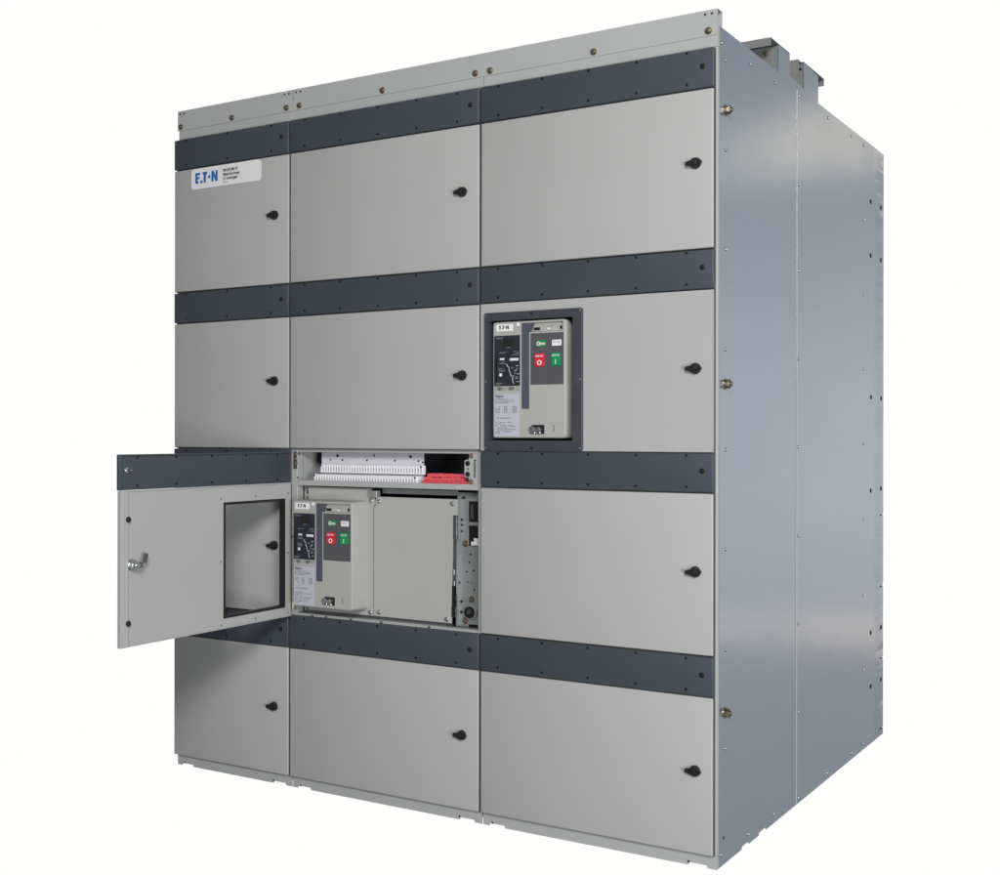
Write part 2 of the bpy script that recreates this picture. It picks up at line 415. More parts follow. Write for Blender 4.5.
# top channels (open forwards, and open backwards), behind the cap
XA, XB = X2 + 0.02, X3 - 0.003
bm = BM()
box(bm, XA, XB, 0.534, 0.537, ZS - 0.002, 2.388)
box(bm, XA, XB + 0.003, 0.461, 0.645, 2.3905, 2.3935)
box(bm, XA, XB + 0.003, 0.461, 0.464, 2.3690, 2.3905)
box(bm, XA, XB, 0.640, 0.643, ZS - 0.002, 2.3905)
tc = part('top_channel', bm, M['bracket'], cab)
put('hex_bolt', ME['hexred'], tc, (2.045, 0.534, 2.368)); put('hole', ME['dot'], tc, (2.040, 0.534, 2.328))
bm = BM()
box(bm, XA, XB + 0.003, 0.738, 0.741, ZS - 0.002, 2.399)
box(bm, XA, XB, 0.741, 0.775, 2.3955, 2.3985)
box(bm, XA, XB, 0.7893, 0.7923, ZS - 0.002, 2.398)
box(bm, XA, XB + 0.003, 0.7893, 1.019, 2.4015, 2.4045)
box(bm, XA, XB + 0.003, 1.016, 1.019, 2.3800, 2.4015)
tc2 = part('top_channel', bm, M['bracket'], cab)
put('hole', ME['dot'], tc2, (2.074, 0.7893, 2.381))

# ------------------------------------------------------------------ doors and header strips
G = 0.0020
G2 = 0.0062                                      # wider gap at the lock edge
YB = -0.0015                                     # face of the header strips
COLS = [(0.0, X1), (X1, X2), (X2, X3)]
SCREWS = [(0.061, 0.262, 0.468), (0.067, 0.221, 0.376, 0.529, 0.684), (0.066, 0.220, 0.374, 0.528, 0.682)]
HOLE = (0.0315, 0.3285, 0.0305, 0.3995)            # window cut-out, measured from the door's lower left corner
YT = 0.0090                                      # back of the door skin
KNX = (0.0662, 0.0645, 0.0565)
def door_at(c, r, label=None):
    x0, x1 = COLS[c]; z0, z1 = ROWS[r], ROWS[r + 1]
    a, b = x0 + (G if c else 0.0), x1 - G2
    bm = BM(); window = (r == 2 and c == 2)
    if window:
        ring(bm, a, b, z0 + G, z1 - BH - 0.0015, x0 + HOLE[0], x0 + HOLE[1], z0 + HOLE[2], z0 + HOLE[3], 0.0, YT)
    else:
        box(bm, a, b, 0.0, YT, z0 + 0.0035, z1 - BH - 0.0015, 0.0038, 3)
    d = part('door', bm, M['paint'], cab)
    bm = BM(); gs = (x0 + 0.003, x1 - 0.0050, z0 + 0.0015, z1 - BH + 0.0004)
    if window: ring(bm, *gs, x0 + HOLE[0] - 0.003, x0 + HOLE[1] + 0.003, z0 + HOLE[2] - 0.003, z0 + HOLE[3] + 0.003, YT + 0.0003, YF - 0.0006)
    else: box(bm, gs[0], gs[1], YT + 0.0003, YF - 0.0006, gs[2], gs[3])
    part('door_gap_shade', bm, M['gapshade'], d)  # dark slab behind the door skin, stands in for the shaded gap
    if label: d['label'] = label
    put('door_knob', ME['knob'], d, (x1 - KNX[c], 0.0, z0 + 0.2345 + (0.006 if r == 3 else 0))).rotation_euler = (0, R(random.uniform(-4, 4)), 0)
    return d
def strip_at(c, r):
    x0, x1 = COLS[c]; z0, z1 = ROWS[r], ROWS[r + 1]
    a, b = x0 + (G if c else 0.0), x1 - G2 + (0.0022 if c == 2 else 0.0008)
    bm = BM(); box(bm, a, b, YB, YT - 0.001, z1 - BH + 0.002, z1 - 0.0012, 0.0034, 3)
    s = part('header_strip', bm, M['band'], cab)
    bm = BM(); box(bm, x0 + 0.003, x1 - 0.0050, YT - 0.0007, YF - 0.0006, z1 - BH + 0.0012, z1 - 0.0005); part('strip_gap_shade', bm, M['gapshade'], s)  # dark slab behind the strip, gap shade put into its colour
    for x in SCREWS[c]:
        for z in (z1 - 0.0075, z1 - BH + 0.0165): put('dark_screw', ME['pandark'], s, (x0 + x, YB, z))
    put('quarter_turn_lock', ME['lock'], s, (x1 - 0.036, YB, z1 - 0.0505))
    return s
for c in range(3):
    for r in range(4):
        if (c, r) == (1, 1): continue
        door_at(c, r, 'door with a dark framed window around the breaker face' if (c, r) == (2, 2) else None)
        strip_at(c, r)

# nameplate on the top left door
bm = BM(); rplate(bm, 0.086, 0.4205, 2.0505, 2.1240, 0.013, -0.0012, 0.0)
npz = part('nameplate', bm, M['label'], cab)
bm = BM(); logo(bm, 0.1065, 2.0700, 0.0385, -0.0016); part('logo', bm, M['blue'], npz)
bm = BM()
text(bm, 'MAGNUM DS', 0.2420, 2.0995, 0.0150, -0.0016, 0.0005, width=0.070)
text(bm, 'Metal-Enclosed', 0.2420, 2.0850, 0.0150, -0.0016, 0.0005, width=0.078)
text(bm, 'LV Switchgear', 0.2420, 2.0705, 0.0150, -0.0016, 0.0005, width=0.070)
dashes(bm, 0.2420, 0.2640, 2.0600, 0.0026, -0.0016, 1.0, 0.002, 0.005)
part('lettering', bm, M['ink'], npz)

# ------------------------------------------------------------------ window bezel (outside flange + sleeve through the cut-out)
def bezel(parent, x0, z0, depth, inset=0.0):
    bm = BM()
    O = rrect(x0 + 0.0185, x0 + 0.3575, z0 + 0.0025, z0 + 0.4225, 0.006, 3)
    hx0, hx1, hz0, hz1 = x0 + 0.0335 + inset, x0 + 0.3265 - inset, z0 + 0.0325 + inset, z0 + 0.3975 - inset
    I = rrect(hx0, hx1, hz0, hz1, 0.004, 3)
    Os = rrect(x0 + HOLE[0] + 0.0006, x0 + HOLE[1] - 0.0006, z0 + HOLE[2] + 0.0006, z0 + HOLE[3] - 0.0006, 0.0035, 3)
    def L(p, y): return [bm.verts.new((a, y, b)) for a, b in p]
    o_f, o_b = L(O, -0.0060), L(O, -0.0002); O2 = L([( (a - x0 - .188) * .988 + x0 + .188, (b - z0 - .2125) * .99 + z0 + .2125) for a, b in O], -0.0085)
    i_f, i_b = L(I, -0.0085), L(I, depth); s_f, s_b = L(Os, -0.0002), L(Os, depth)
    k = len(O)
    for A, B in ((O2, o_f), (o_f, o_b), (i_f, O2), (o_b, s_f), (s_f, s_b), (s_b, i_b), (i_b, i_f)):
        for i in range(k):
            j = (i + 1) % k; bm.faces.new((A[i], A[j], B[j], B[i]))
    return part('window_bezel', bm, M['gasket'], parent)
bz = bezel(cab, X2, ROWS[2], 0.030)
for fx in (0.026, 0.188, 0.350):
    for fz in (0.0105, 0.2125, 0.4145):
        if fx == 0.188 and fz == 0.2125: continue
        put('small_screw', ME['pandark'] if fx == 0.188 else ME['pansmall'], bz, (X2 + fx, -0.0083, ROWS[2] + fz))

# ------------------------------------------------------------------ the open door (hinged on the left of the middle column)
HX, HY = X1 + 0.0030, 0.0
x0, x1, z0, z1 = X1, X2, ROWS[1], ROWS[2]
bm = BM()
a, b = X1 + G, X2 - 0.0160
ring(bm, a, b, z0 - 0.001, z1 - BH - 0.002, x0 + HOLE[0], x0 + HOLE[1], z0 + HOLE[2], z0 + HOLE[3], 0.0, YT)
od = part('door', bm, M['paint'], cab, origin=(HX, HY, 0.0))
od['label'] = 'open door seen from inside with a rectangular window cut-out'
bm = BM()
box(bm, b - 0.029, b, YT + 0.0006, YT + 0.0050, z0 - 0.001, z1 - BH - 0.004, 0.001, 1)
part('edge_flange', bm, M['paint'], od)
bm = BM(); box(bm, b - 0.0325, b - 0.0293, YT + 0.0003, YT + 0.0012, z0 - 0.001, z1 - BH - 0.004); part('edge_groove_shade', bm, M['panel'], od)  # dark line beside the flange, the groove's shade put into its colour
bm = BM()
box(bm, a, b - 0.033, YT + 0.0006, YT + 0.003, z0 - 0.001, z0 + 0.0025); part('bottom_flange', bm, M['paint'], od)
bm = BM(); box(bm, a, b, YT - 0.002, YT + 0.0035, z1 - BH - 0.0045, z1 - BH - 0.001); part('top_flange', bm, M['frame'], od)
bm = BM()
box(bm, a - 0.0, b + 0.001, -0.0040, YT - 0.004, z1 - BH - 0.0005, z1 - 0.0085, 0.0025, 2)
box(bm, b - 0.010, b + 0.001, YT - 0.0038, YT + 0.001, z1 - BH - 0.0005, z1 - 0.0085, 0.001, 1)
box(bm, a, b - 0.011, YT - 0.0038, YT + 0.001, z1 - 0.0125, z1 - 0.0085)
part('header_strip', bm, M['band'], od)
for x in SCREWS[1]:
    for z in (z1 - 0.018, z1 - BH + 0.0115): put('dark_screw', ME['pandark'], od, (x0 + x, YT - 0.0042, z), R(180))
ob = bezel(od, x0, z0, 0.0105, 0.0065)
ob.data.materials[0] = M['dark']  # bezel blackened, with the wider rim, to imitate shade at the window
ob['label'] = 'bezel around the window of the open door, blackened and widened as shade'
for fx, fz in ((0.341, 0.412), (0.341, 0.212), (0.341, 0.012), (0.180, 0.012), (0.180, 0.414), (0.0180, 0.012), (0.0180, 0.214), (0.0180, 0.416)):
    put('small_screw', ME['pansmall'], od, (x0 + fx, YT, z0 + fz), R(180))
bm = BM(); cyl(bm, (0, -0.002, 0), 0.0088, 0.004, seg=20, bev=0.001); ME['plug'] = mesh_of('rubber_plug', bm, M['dark'])
for z in (0.9215, 0.6210): put('rubber_plug', ME['plug'], od, (b - 0.0265, YT + 0.0050, z), R(180))
# outside knob of the open door, and the latch on its inside
put('door_knob', ME['knob'], od, (x1 - KNX[1], 0.0, z0 + 0.2345))
bm = BM()
lx, lz = x1 - KNX[1] + 0.008, z0 + 0.236
cyl(bm, (lx, YT + 0.004, lz), 0.0185, 0.008, seg=6, bev=0.0015)
cyl(bm, (lx, YT + 0.013, lz), 0.0145, 0.012, seg=20, bev=0.0015)
cyl(bm, (lx, YT + 0.023, lz), 0.0115, 0.009, seg=6, bev=0.0015)
cyl(bm, (lx, YT + 0.031, lz), 0.0060, 0.010, seg=12)
part('latch', bm, M['steel'], od)
bm = BM()
box(bm, lx - 0.026, lx + 0.010, YT + 0.0225, YT + 0.0260, lz - 0.008, lz + 0.008, 0.001, 1)
prism(bm, [(lx - 0.022, lz + 0.004), (lx - 0.036, lz + 0.004), (lx - 0.044, lz + 0.030), (lx - 0.030, lz + 0.034)], YT + 0.0230, YT + 0.0270)
part('latch_cam', bm, M['darksteel'], od)
bm = BM(); cyl(bm, (x1 - 0.040, YT - 0.0005, z1 - 0.054), 0.009, 0.007, seg=20, bev=0.001); cyl(bm, (x1 - 0.040, YT + 0.010, z1 - 0.054), 0.0035, 0.022, seg=10)
part('lock_stud', bm, M['steel'], od)
od.location.y -= 0.008; od.rotation_euler = (0, 0, R(-89.0))
# hinges on the left post
for z in (0.618, 0.865):
    bm = BM()
    box(bm, X1 + 0.006, X1 + 0.0175, YF - 0.0035, YF - 0.0008, z - 0.044, z + 0.044)
    cyl(bm, (X1 + 0.004, YF - 0.006, z), 0.0042, 0.088, axis='z', seg=12)
    part('hinge', bm, M['chromate'], cab)

# ------------------------------------------------------------------ inside the open compartment
OX0, OX1 = X1 + PW, X2 - PW
# terminal tray: shelf with front lip, back wall, left wall
bm = BM()
box(bm, OX0, OX1, YF - 0.0015, YF + 0.001, 0.9955, 1.0135, 0.0006, 1)
box(bm, OX0, OX1, YF + 0.001, 0.20, 0.9965, 0.9990)
box(bm, OX0, OX0 + 0.0025, 0.0505, 0.20, 0.9995, 1.109)
box(bm, OX1 - 0.0025, OX1, 0.0505, 0.20, 0.9995, 1.109)
box(bm, 1.2660, OX1, YF + 0.0012, YF + 0.003, 1.0137, 1.109)
part('tray', bm, M['frame'], cab)
bm = BM(); box(bm, OX0, OX1, 0.200, 0.203, 0.990, 1.115); part('tray_back', bm, M['darksteel'], cab)
TX0, TX1 = 0.6470, 1.0735
bm = BM(); box(bm, TX0 - 0.007, TX1 - 0.009, 0.062, 0.065, 1.000, 1.1085, 0.0006, 1)
tb = part('terminal_board', bm, M['lav'], cab)
for x, z, k in ((0.665, 1.097, 'dot'), (0.820, 1.099, 'dotsmall'), (0.968, 1.097, 'dot'), (0.636, 1.083, 'dotsmall'), (0.686, 1.083, 'dotsmall'),
                (0.790, 1.083, 'dotsmall'), (0.905, 1.083, 'dotsmall'), (1.000, 1.083, 'dotsmall'), (1.017, 1.079, 'dotsmall')):
    put('hole', ME[k], tb, (x + 0.045, 0.062, z))
def terminals(xa, xb, yf, yb, zb, zt):
    bm = BM()
    n = 38; w = (xb - xa) / n
    box(bm, xa, xb, yf + 0.006, yb, zb, zt, 0.0015, 1)
    for i in range(n):
        box(bm, xa + i * w + 0.0012, xa + (i + 1) * w - 0.0012, yf, yf + 0.0075, zb + 0.002, zt - 0.003, 0.0012, 1)
    t = part('terminal_strip', bm, M['term'], cab)
    bm = BM()
    for i in range(n):
        box(bm, xa + (i + .5) * w - 0.0018, xa + (i + .5) * w + 0.0016, yf - 0.0004, yf + 0.001, zb + 0.007, zt - 0.010)
    part('terminal_screws', bm, M['termdark'], t)
    for fx in (0.006, xb - xa - 0.006): put('hole', ME['dotsmall'], t, (xa + fx, yf, zt - 0.005))
terminals(TX0, TX1, 0.044, 0.062, 1.0385, 1.0685)
terminals(TX0 - 0.016, TX1 - 0.013, 0.028, 0.062, 1.0005, 1.0345)
# red insulated strip along the front of the tray: rows of small ribs
bm = BM()
for i, (yy, zz, xa, xb) in enumerate(((0.034, 1.0155, 1.0765, 1.2640), (0.040, 1.0270, 1.0800, 1.2625), (0.046, 1.0385, 1.0885, 1.2560))):
    n_ = int((xb - xa) / 0.0062)
    for k in range(n_):
        x_ = xa + k * 0.0062 + random.uniform(-.0005, .0005); dz = random.uniform(-.0010, .0010)
        box(bm, x_ + 0.0004, x_ + 0.0060, yy + random.uniform(-.0006, .0006), yy + 0.03, zz - 0.0058 + dz, zz + 0.0056 + dz, 0.0018, 2)
part('red_strip', bm, M['redbraid'], cab)
# right-hand keeper bracket with two rubber holes, left hinge hardware
bm = BM(); rplate(bm, 1.2530, 1.2790, 1.0345, 1.0905, 0.008, YF - 0.004, YF - 0.0008)
kb = part('keeper_bracket', bm, M['frame'], cab)
bm = BM(); cyl(bm, (0, -0.002, 0), 0.0080, 0.004, seg=20, bev=0.001); ME['bump'] = mesh_of('rubber_bumper', bm, M['dark'])
for z in (1.0450, 1.0790): put('rubber_bumper', ME['bump'], kb, (1.2660, YF - 0.004, z))
put('small_screw', ME['pansmall'], kb, (1.2680, YF - 0.004, 1.0620))
bm = BM(); box(bm, 1.2868, 1.2895, YF - 0.001, YF + 0.002, 1.034, 1.088); box(bm, 1.2868, 1.2935, YF - 0.001, YF + 0.002, 1.088, 1.0905); part('keyhole_slot', bm, M['hole'], cab)
for x, z in ((1.2765, 1.1030), (1.2765, 1.0215), (X1 + 0.0125, 1.1020), (X1 + 0.0125, 1.0700), (X1 + 0.0125, 1.0860)):
    put('hex_bolt', ME['hexred'], cab, (x, YF, z))
for x, z in ((X1 + 0.028, 1.104), (X1 + 0.022, 1.022)): put('hole', ME['dotsmall'], cab, (x, YF, z))
bm = BM(); box(bm, X1 + 0.0045, X1 + 0.0180, YF - 0.003, YF - 0.0005, 1.052, 1.110); part('strip_hinge', bm, M['darksteel'], cab)
put('pan_screw', ME['pan'], cab, (X1 + 0.011, YF - 0.003, 1.071))

# breaker cell: side cheek, floor, dark back wall, upper rail, right cassette flange
bm = BM()
box(bm, OX0, OX0 + 0.0025, 0.0505, 0.42, 0.550, 0.9955)
box(bm, OX1 - 0.0025, OX1, 0.0505, 0.42, 0.550, 0.9955)
box(bm, OX0 + 0.0025, OX1 - 0.0025, 0.0505, 0.42, 0.5462, 0.549)
box(bm, OX0, OX1, 0.42, 0.423, 0.546, 0.9955)
part('breaker_cell', bm, M['darksteel'], cab)
bm = BM()
box(bm, OX0 + 0.0005, OX1 - 0.0005, 0.0180, 0.050, 0.5575, 0.5605); part('cell_sill', bm, M['frame'], cab)
bm = BM()
box(bm, OX0 + 0.003, 0.5995, 0.055, 0.058, 0.562, 0.992); lf = part('cassette_flange', bm, M['frame'], cab)
put('hex_bolt', ME['hexred'], lf, (0.5860, 0.055, 0.950))
bm = BM(); box(bm, 0.5805, 0.5955, 0.0545, 0.056, 0.966, 0.976); part('slot', bm, M['hole'], lf)
bm = BM()
box(bm, 0.895, 1.193, 0.066, 0.069, 0.974, 0.9905, 0.0005, 1); part('cell_rail', bm, M['zinc'], cab)
# right flange of the cassette
FY = 0.064
bm = BM()
box(bm, 1.1935, OX1 - 0.003, FY, FY + 0.003, 0.5600, 0.9850)
box(bm, 1.2080, 1.2095, FY - 0.0180, FY - 0.0002, 0.8360, 0.9750); box(bm, 1.2000, 1.2015, FY - 0.0160, FY - 0.0002, 0.5620, 0.8350)
rf = part('cassette_flange', bm, M['zinc'], cab)
def F(u, v): return (u, FY, v)
for x, z in ((1.2103, 0.8986), (1.2100, 0.8817), (1.2100, 0.8627), (1.2005, 0.6982), (1.2107, 0.6393), (1.2100, 0.6055)): put('hole', ME['dot'], rf, F(x, z))
for x, z in ((1.2440, 0.790), (1.2400, 0.765), (1.2560, 0.740), (1.2310, 0.735), (1.2580, 0.680)): put('hole', ME['dotsmall'], rf, F(x, z))
for x0_, x1_, z0_, z1_ in ((1.2110, 1.2235, 0.9650, 0.9725), (1.2385, OX1 - 0.0045, 0.8930, 0.9580), (1.2385, OX1 - 0.0045, 0.8170, 0.8810)):
    bm = BM(); box(bm, x0_, x1_, FY - 0.0012, FY + 0.001, z0_, z1_); part('slot', bm, M['hole'], rf)
bm = BM(); box(bm, 1.2450, 1.2560, FY - 0.004, FY - 0.0012, 0.902, 0.948, 0.001, 1); part('switch_body', bm, M['gasket'], rf)
bm = BM(); box(bm, 1.2480, OX1 - 0.0045, FY - 0.005, FY - 0.0012, 0.8190, 0.8310, 0.001, 1); box(bm, 1.2580, OX1 - 0.0045, FY - 0.005, FY - 0.0012, 0.8310, 0.8420, 0.001, 1); part('connector', bm, M['label'], rf)
bm = BM(); box(bm, 1.2380, OX1 - 0.0045, FY - 0.003, FY - 0.0013, 0.8825, 0.8910); part('switch_bracket', bm, M['zinc'], rf)
for x, z, k in ((1.2256, 0.8231, 'hex'), (1.2483, 0.7051, 'pan'), (1.2344, 0.7043, 'pan'), (1.2495, 0.6484, 'hex'), (1.2259, 0.5803, 'hex')): put('hex_bolt', ME[k], rf, F(x, z))
bm = BM(); cyl(bm, (1.2460, FY - 0.004, 0.6080), 0.0245, 0.008, seg=32, bev=0.002); rp = part('racking_port', bm, M['zinc'], rf)
bm = BM(); cyl(bm, (1.2460, FY - 0.009, 0.6080), 0.0190, 0.004, seg=32, bev=0.001); part('racking_cap', bm, M['hole'], rf)
bm = BM(); cyl(bm, (1.2450, FY - 0.0115, 0.6100), 0.0085, 0.002, seg=20); part('racking_socket', bm, M['gasket'], rf)
bm = BM(); box(bm, 1.2380, OX1 - 0.004, FY - 0.0012, FY + 0.001, 0.5610, 0.5690); part('slot', bm, M['hole'], rf)
# racking linkage left of the flange
bm = BM()
box(bm, 1.1895, 1.2065, 0.0420, 0.0435, 0.8365, 0.9110, 0.0004, 1); box(bm, 1.1895, 1.2000, 0.0440, 0.0455, 0.6950, 0.8360); part('guide_rail', bm, M['darksteel'], cab)
bm = BM(); box(bm, 1.1880, 1.2060, 0.038, 0.044, 0.590, 0.6250, 0.002, 1); box(bm, 1.2005, 1.2060, 0.040, 0.044, 0.6260, 0.6660, 0.0006, 1); box(bm, 1.1890, 1.1960, 0.041, 0.0445, 0.6250, 0.6900); part('interlock_block', bm, M['dark'], cab)
bm = BM(); box(bm, 1.1925, 1.1990, 0.0405, 0.0438, 0.6900, 0.7050, 0.001, 1); box(bm, 1.1930, 1.1975, 0.0405, 0.0438, 0.7250, 0.7420, 0.001, 1); part('link_pin', bm, M['darksteel'], cab)

# ------------------------------------------------------------------ circuit breakers
def breaker(ox, yf, oz, full):
    """ox, oz: lower left corner of the front face, yf its plane"""
    W, H = 0.2535, 0.3540
    root = empty('circuit_breaker', (ox + W / 2, yf + 0.12, oz))
    X = lambda f: ox + W * f
    Z = lambda f: oz + H * (1 - f)          # f runs from the top, as read off the photograph
    rec = 0.008                              # depth of the recess behind the buttons
    # front cover: moulded box with rounded corners and the lever channel / button recess cut from its face
    bm = BM()
    yb = yf + 0.0785
    out = rrect(X(0), X(1), oz, oz + H, 0.010, 5)
    k = len(out)
    def L(p, y): return [bm.verts.new((a, y, b)) for a, b in p]
    cxm, czm = ox + W / 2, oz + H / 2
    shr = lambda d: [(a + (d if a < cxm else -d), b + (d if b < czm else -d)) for a, b in out]
    f0, f1, f2 = L(shr(0.0035), yf), L(shr(0.001), yf + 0.0016), L(out, yf + 0.005)
    bk = L([(a + (0 if a < cxm else 0.004), b + (-0.003 if b < czm else 0.002)) for a, b in out], yb)
    for A, B in ((f0, f1), (f1, f2), (f2, bk)):
        for i in range(k):
            j = (i + 1) % k; bm.faces.new((A[i], A[j], B[j], B[i]))
    bm.faces.new(list(reversed(bk)))
    # front face with two recesses, from a grid of cells
    lev = (X(.402), X(.508), Z(.752), Z(.020)); btn = (X(.508), X(.962), Z(.100), Z(.020))
    pan = (X(.528), X(.972), Z(.548), Z(.112))
    xs = sorted({X(.0142), lev[0], lev[1], btn[1], X(.9858)}); zs = sorted({oz + 0.0035, lev[2], btn[2], lev[3], oz + H - 0.0035})
    def cut(x, z):
        return any(r[0] < x < r[1] and r[2] < z < r[3] for r in (lev, btn))
    V = {}
    def vv(x, y, z):
        key = (round(x, 5), round(y, 5), round(z, 5))
        if key not in V: V[key] = bm.verts.new((x, y, z))
        return V[key]
    cells = [(a, b, c, d) for a, b in zip(xs, xs[1:]) for c, d in zip(zs, zs[1:])]
    for a, b, c, d in cells:
        hole = cut((a + b) / 2, (c + d) / 2)
        y = yf + (rec if hole else 0)
        bm.faces.new((vv(a, y, c), vv(b, y, c), vv(b, y, d), vv(a, y, d)))
    for (a, b, c, d) in cells:
        if not cut((a + b) / 2, (c + d) / 2): continue
        for (p, q, mx_, mz_) in (((a, c), (b, c), (a + b) / 2, c - 1e-4), ((a, d), (b, d), (a + b) / 2, d + 1e-4), ((a, c), (a, d), a - 1e-4, (c + d) / 2), ((b, c), (b, d), b + 1e-4, (c + d) / 2)):
            if not cut(mx_, mz_):
                bm.faces.new((vv(p[0], yf, p[1]), vv(q[0], yf, q[1]), vv(q[0], yf + rec, q[1]), vv(p[0], yf + rec, p[1])))
    # rounded border between the cell grid and f0
    part('front_cover', bm, M['beige'], root)
    bm = BM()
    rplate(bm, X(.0135), X(.9865), oz + 0.0034, oz + H - 0.0034, 0.0066, yf + rec + 0.0004, yf + 0.02)
    part('inner_cover', bm, M['beige'], root)
    # badge
    bm = BM(); rplate(bm, X(.050), X(.285), Z(.082), Z(.022), 0.002, yf - 0.0010, yf + 0.0008); bg = part('badge', bm, M['white'], root)
    bm = BM(); logo(bm, X(.095), Z(.0655), 0.0118, yf - 0.0014); part('logo', bm, M['ink'], bg)
    bm = BM(); cyl(bm, (X(.355), yf - 0.001, Z(.030)), 0.0058, 0.004, seg=20, bev=0.001); part('round_lens', bm, M['white'], root)
    # trip unit
    bm = BM(); rplate(bm, X(.026), X(.382), Z(.553), Z(.120), 0.002, yf - 0.0022, yf + 0.001); tu = part('trip_unit', bm, M['trip'], root)
    yt = yf - 0.0026
    bm = BM(); rplate(bm, X(.150), X(.300), Z(.215), Z(.150), 0.001, yt - 0.0006, yt + 0.0003); part('display', bm, M['lcd'], tu)
    bm = BM()
    text(bm, 'Digitrip', X(.050), Z(.146), 0.0075, yt, 0.0, width=0.024)
    dashes(bm, X(.19), X(.25), Z(.225), 0.0012, yt)
    for fx, fz, w in ((.10, .268, .09), (.30, .262, .06), (.30, .275, .07), (.28, .290, .09), (.10, .350, .07), (.10, .362, .09), (.09, .405, .07), (.09, .418, .09), (.10, .430, .06), (.05, .530, .09), (.05, .543, .06)):
        dashes(bm, X(fx), X(fx + w), Z(fz), 0.0016, yt, 0.9, 0.002, 0.005)
    part('fine_print', bm, M['inkpale'], tu)
    bm = BM()
    for fx, fz, w, h in ((.105, .330, .065, .006), (.245, .338, .12, .008)): box(bm, X(fx), X(fx + w), yt - 0.0008, yt + 0.0004, Z(fz), Z(fz) + h, 0.0006, 1)
    box(bm, X(.100), X(.137), yt - 0.0012, yt + 0.0004, Z(.470), Z(.470) + 0.0095, 0.0006, 1)
    part('key', bm, M['inkwhite'], tu)
    # time-current curve printed on the unit
    bm = BM()
    pts = [(.20, .365), (.215, .385), (.235, .395), (.235, .425), (.255, .440), (.255, .462), (.285, .475), (.285, .510), (.300, .535)]
    for (a, b_), (c, d) in zip(pts, pts[1:]):
        p, q = Vector((X(a), 0, Z(b_))), Vector((X(c), 0, Z(d))); nn = (q - p).normalized().cross(Vector((0, 1, 0))) * 0.0009
        poly(bm, [((p + nn).x, (p + nn).z), ((q + nn).x, (q + nn).z), ((q - nn).x, (q - nn).z), ((p - nn).x, (p - nn).z)], yt)
    for fx, fz in ((.265, .40), (.33, .385), (.31, .425), (.345, .455), (.32, .49), (.34, .52)): dashes(bm, X(fx), X(fx + .035), Z(fz), 0.0018, yt, 1.0, .002, .004)
    part('trip_curve', bm, M['inkwhite'], tu)
    bm = BM()
    for fx, fz in ((.285, .398), (.345, .410), (.320, .445), (.300, .470), (.350, .478)):
        cyl(bm, (X(fx), yt - 0.0008, Z(fz)), 0.0030, 0.0024, seg=14)
    part('dial', bm, M['inkgrey'], tu)
    bm = BM(); box(bm, X(.030), X(.062), yt - 0.0005, yt + 0.0003, Z(.520), Z(.300)); part('side_label', bm, M['hole'], tu)
    # retaining clips below
    bm = BM(); box(bm, X(.032), X(.375), yf - 0.0006, yf + 0.0006, Z(.590), Z(.562)); part('clip_plate', bm, M['beige_dark'], root)
    for fx in (.105, .265):
        bm = BM(); cyl(bm, (X(fx), yf - 0.003, Z(.575)), 0.0048, 0.005, seg=12, bev=0.0008); cyl(bm, (X(fx) + 0.008, yf - 0.003, Z(.572)), 0.0030, 0.005, seg=12); part('clip', bm, M['steel'], root)
    # rating label
    bm = BM(); rplate(bm, X(.028), X(.372), Z(.985), Z(.622), 0.002, yf - 0.0007, yf + 0.0006); rl = part('rating_label', bm, M['labelgrey'], root)
    yr = yf - 0.0013
    bm = BM()
    text(bm, 'Magnum', X(.042), Z(.648), 0.0105, yr, 0.0005, width=0.029)
    for i, fz in enumerate((.664, .677, .690, .702)): dashes(bm, X(.042), X((.20, .30, .33, .22)[i]), Z(fz), 0.0018, yr, .92, .003, .007)
    for fz in (.735, .747, .759, .771, .783):
        dashes(bm, X(.045), X(.11), Z(fz), 0.0017, yr, .8, .002, .006); dashes(bm, X(.16), X(.21), Z(fz), 0.0022, yr, 1, .003, .006); dashes(bm, X(.28), X(.345), Z(fz), 0.0022, yr, 1, .003, .006)
    dashes(bm, X(.06), X(.26), Z(.832), 0.0026, yr, 1, .005, .010)
    for fz in (.868, .880, .892, .904, .916, .928, .940, .952, .964):
        dashes(bm, X(.045), X(random.choice((.13, .17, .28, .33))), Z(fz), 0.0015, yr, .85, .002, .007)
    part('fine_print', bm, M['inkgrey'], rl)
    # charging lever in its channel
    bm = BM(); rplate(bm, X(.407), X(.503), Z(.747), Z(.024), 0.002, yf - 0.0004, yf + rec - 0.0006)
    prism(bm, [(X(.503), Z(.024)), (X(.575), Z(.024)), (X(.545), Z(.055)), (X(.525), Z(.095)), (X(.503), Z(.100))], yf + 0.002, yf + rec - 0.0006)
    part('charging_lever', bm, M['handle'], root)
    # strip above the button panel
    bm = BM(); box(bm, X(.560), X(.935), yf + 0.001, yf + rec - 0.0004, Z(.098), Z(.046), 0.0008, 1); sp = part('indicator_strip', bm, M['beige'], root)
    ys = yf + 0.0006
    bm = BM(); box(bm, X(.570), X(.655), ys - 0.0002, ys + 0.001, Z(.088), Z(.062)); part('window', bm, M['dark'], sp)
    bm = BM(); cyl(bm, (X(.770), ys - 0.001, Z(.078)), 0.0034, 0.003, seg=14); part('pin', bm, M['white'], sp)
    bm = BM(); dashes(bm, X(.75), X(.83), Z(.060), 0.0012, ys - 0.0002, 1); part('fine_print', bm, M['inkgrey'], sp)
    bm = BM(); box(bm, X(.925), X(.950), yf - 0.0006, yf + 0.001, Z(.085), Z(.058)); part('slot', bm, M['hole'], root)
    # button panel
    bm = BM(); rplate(bm, *pan, 0.0015, yf - 0.0010, yf + 0.0005); bp = part('button_panel', bm, M['panel'], root)
    yp = yf - 0.0014
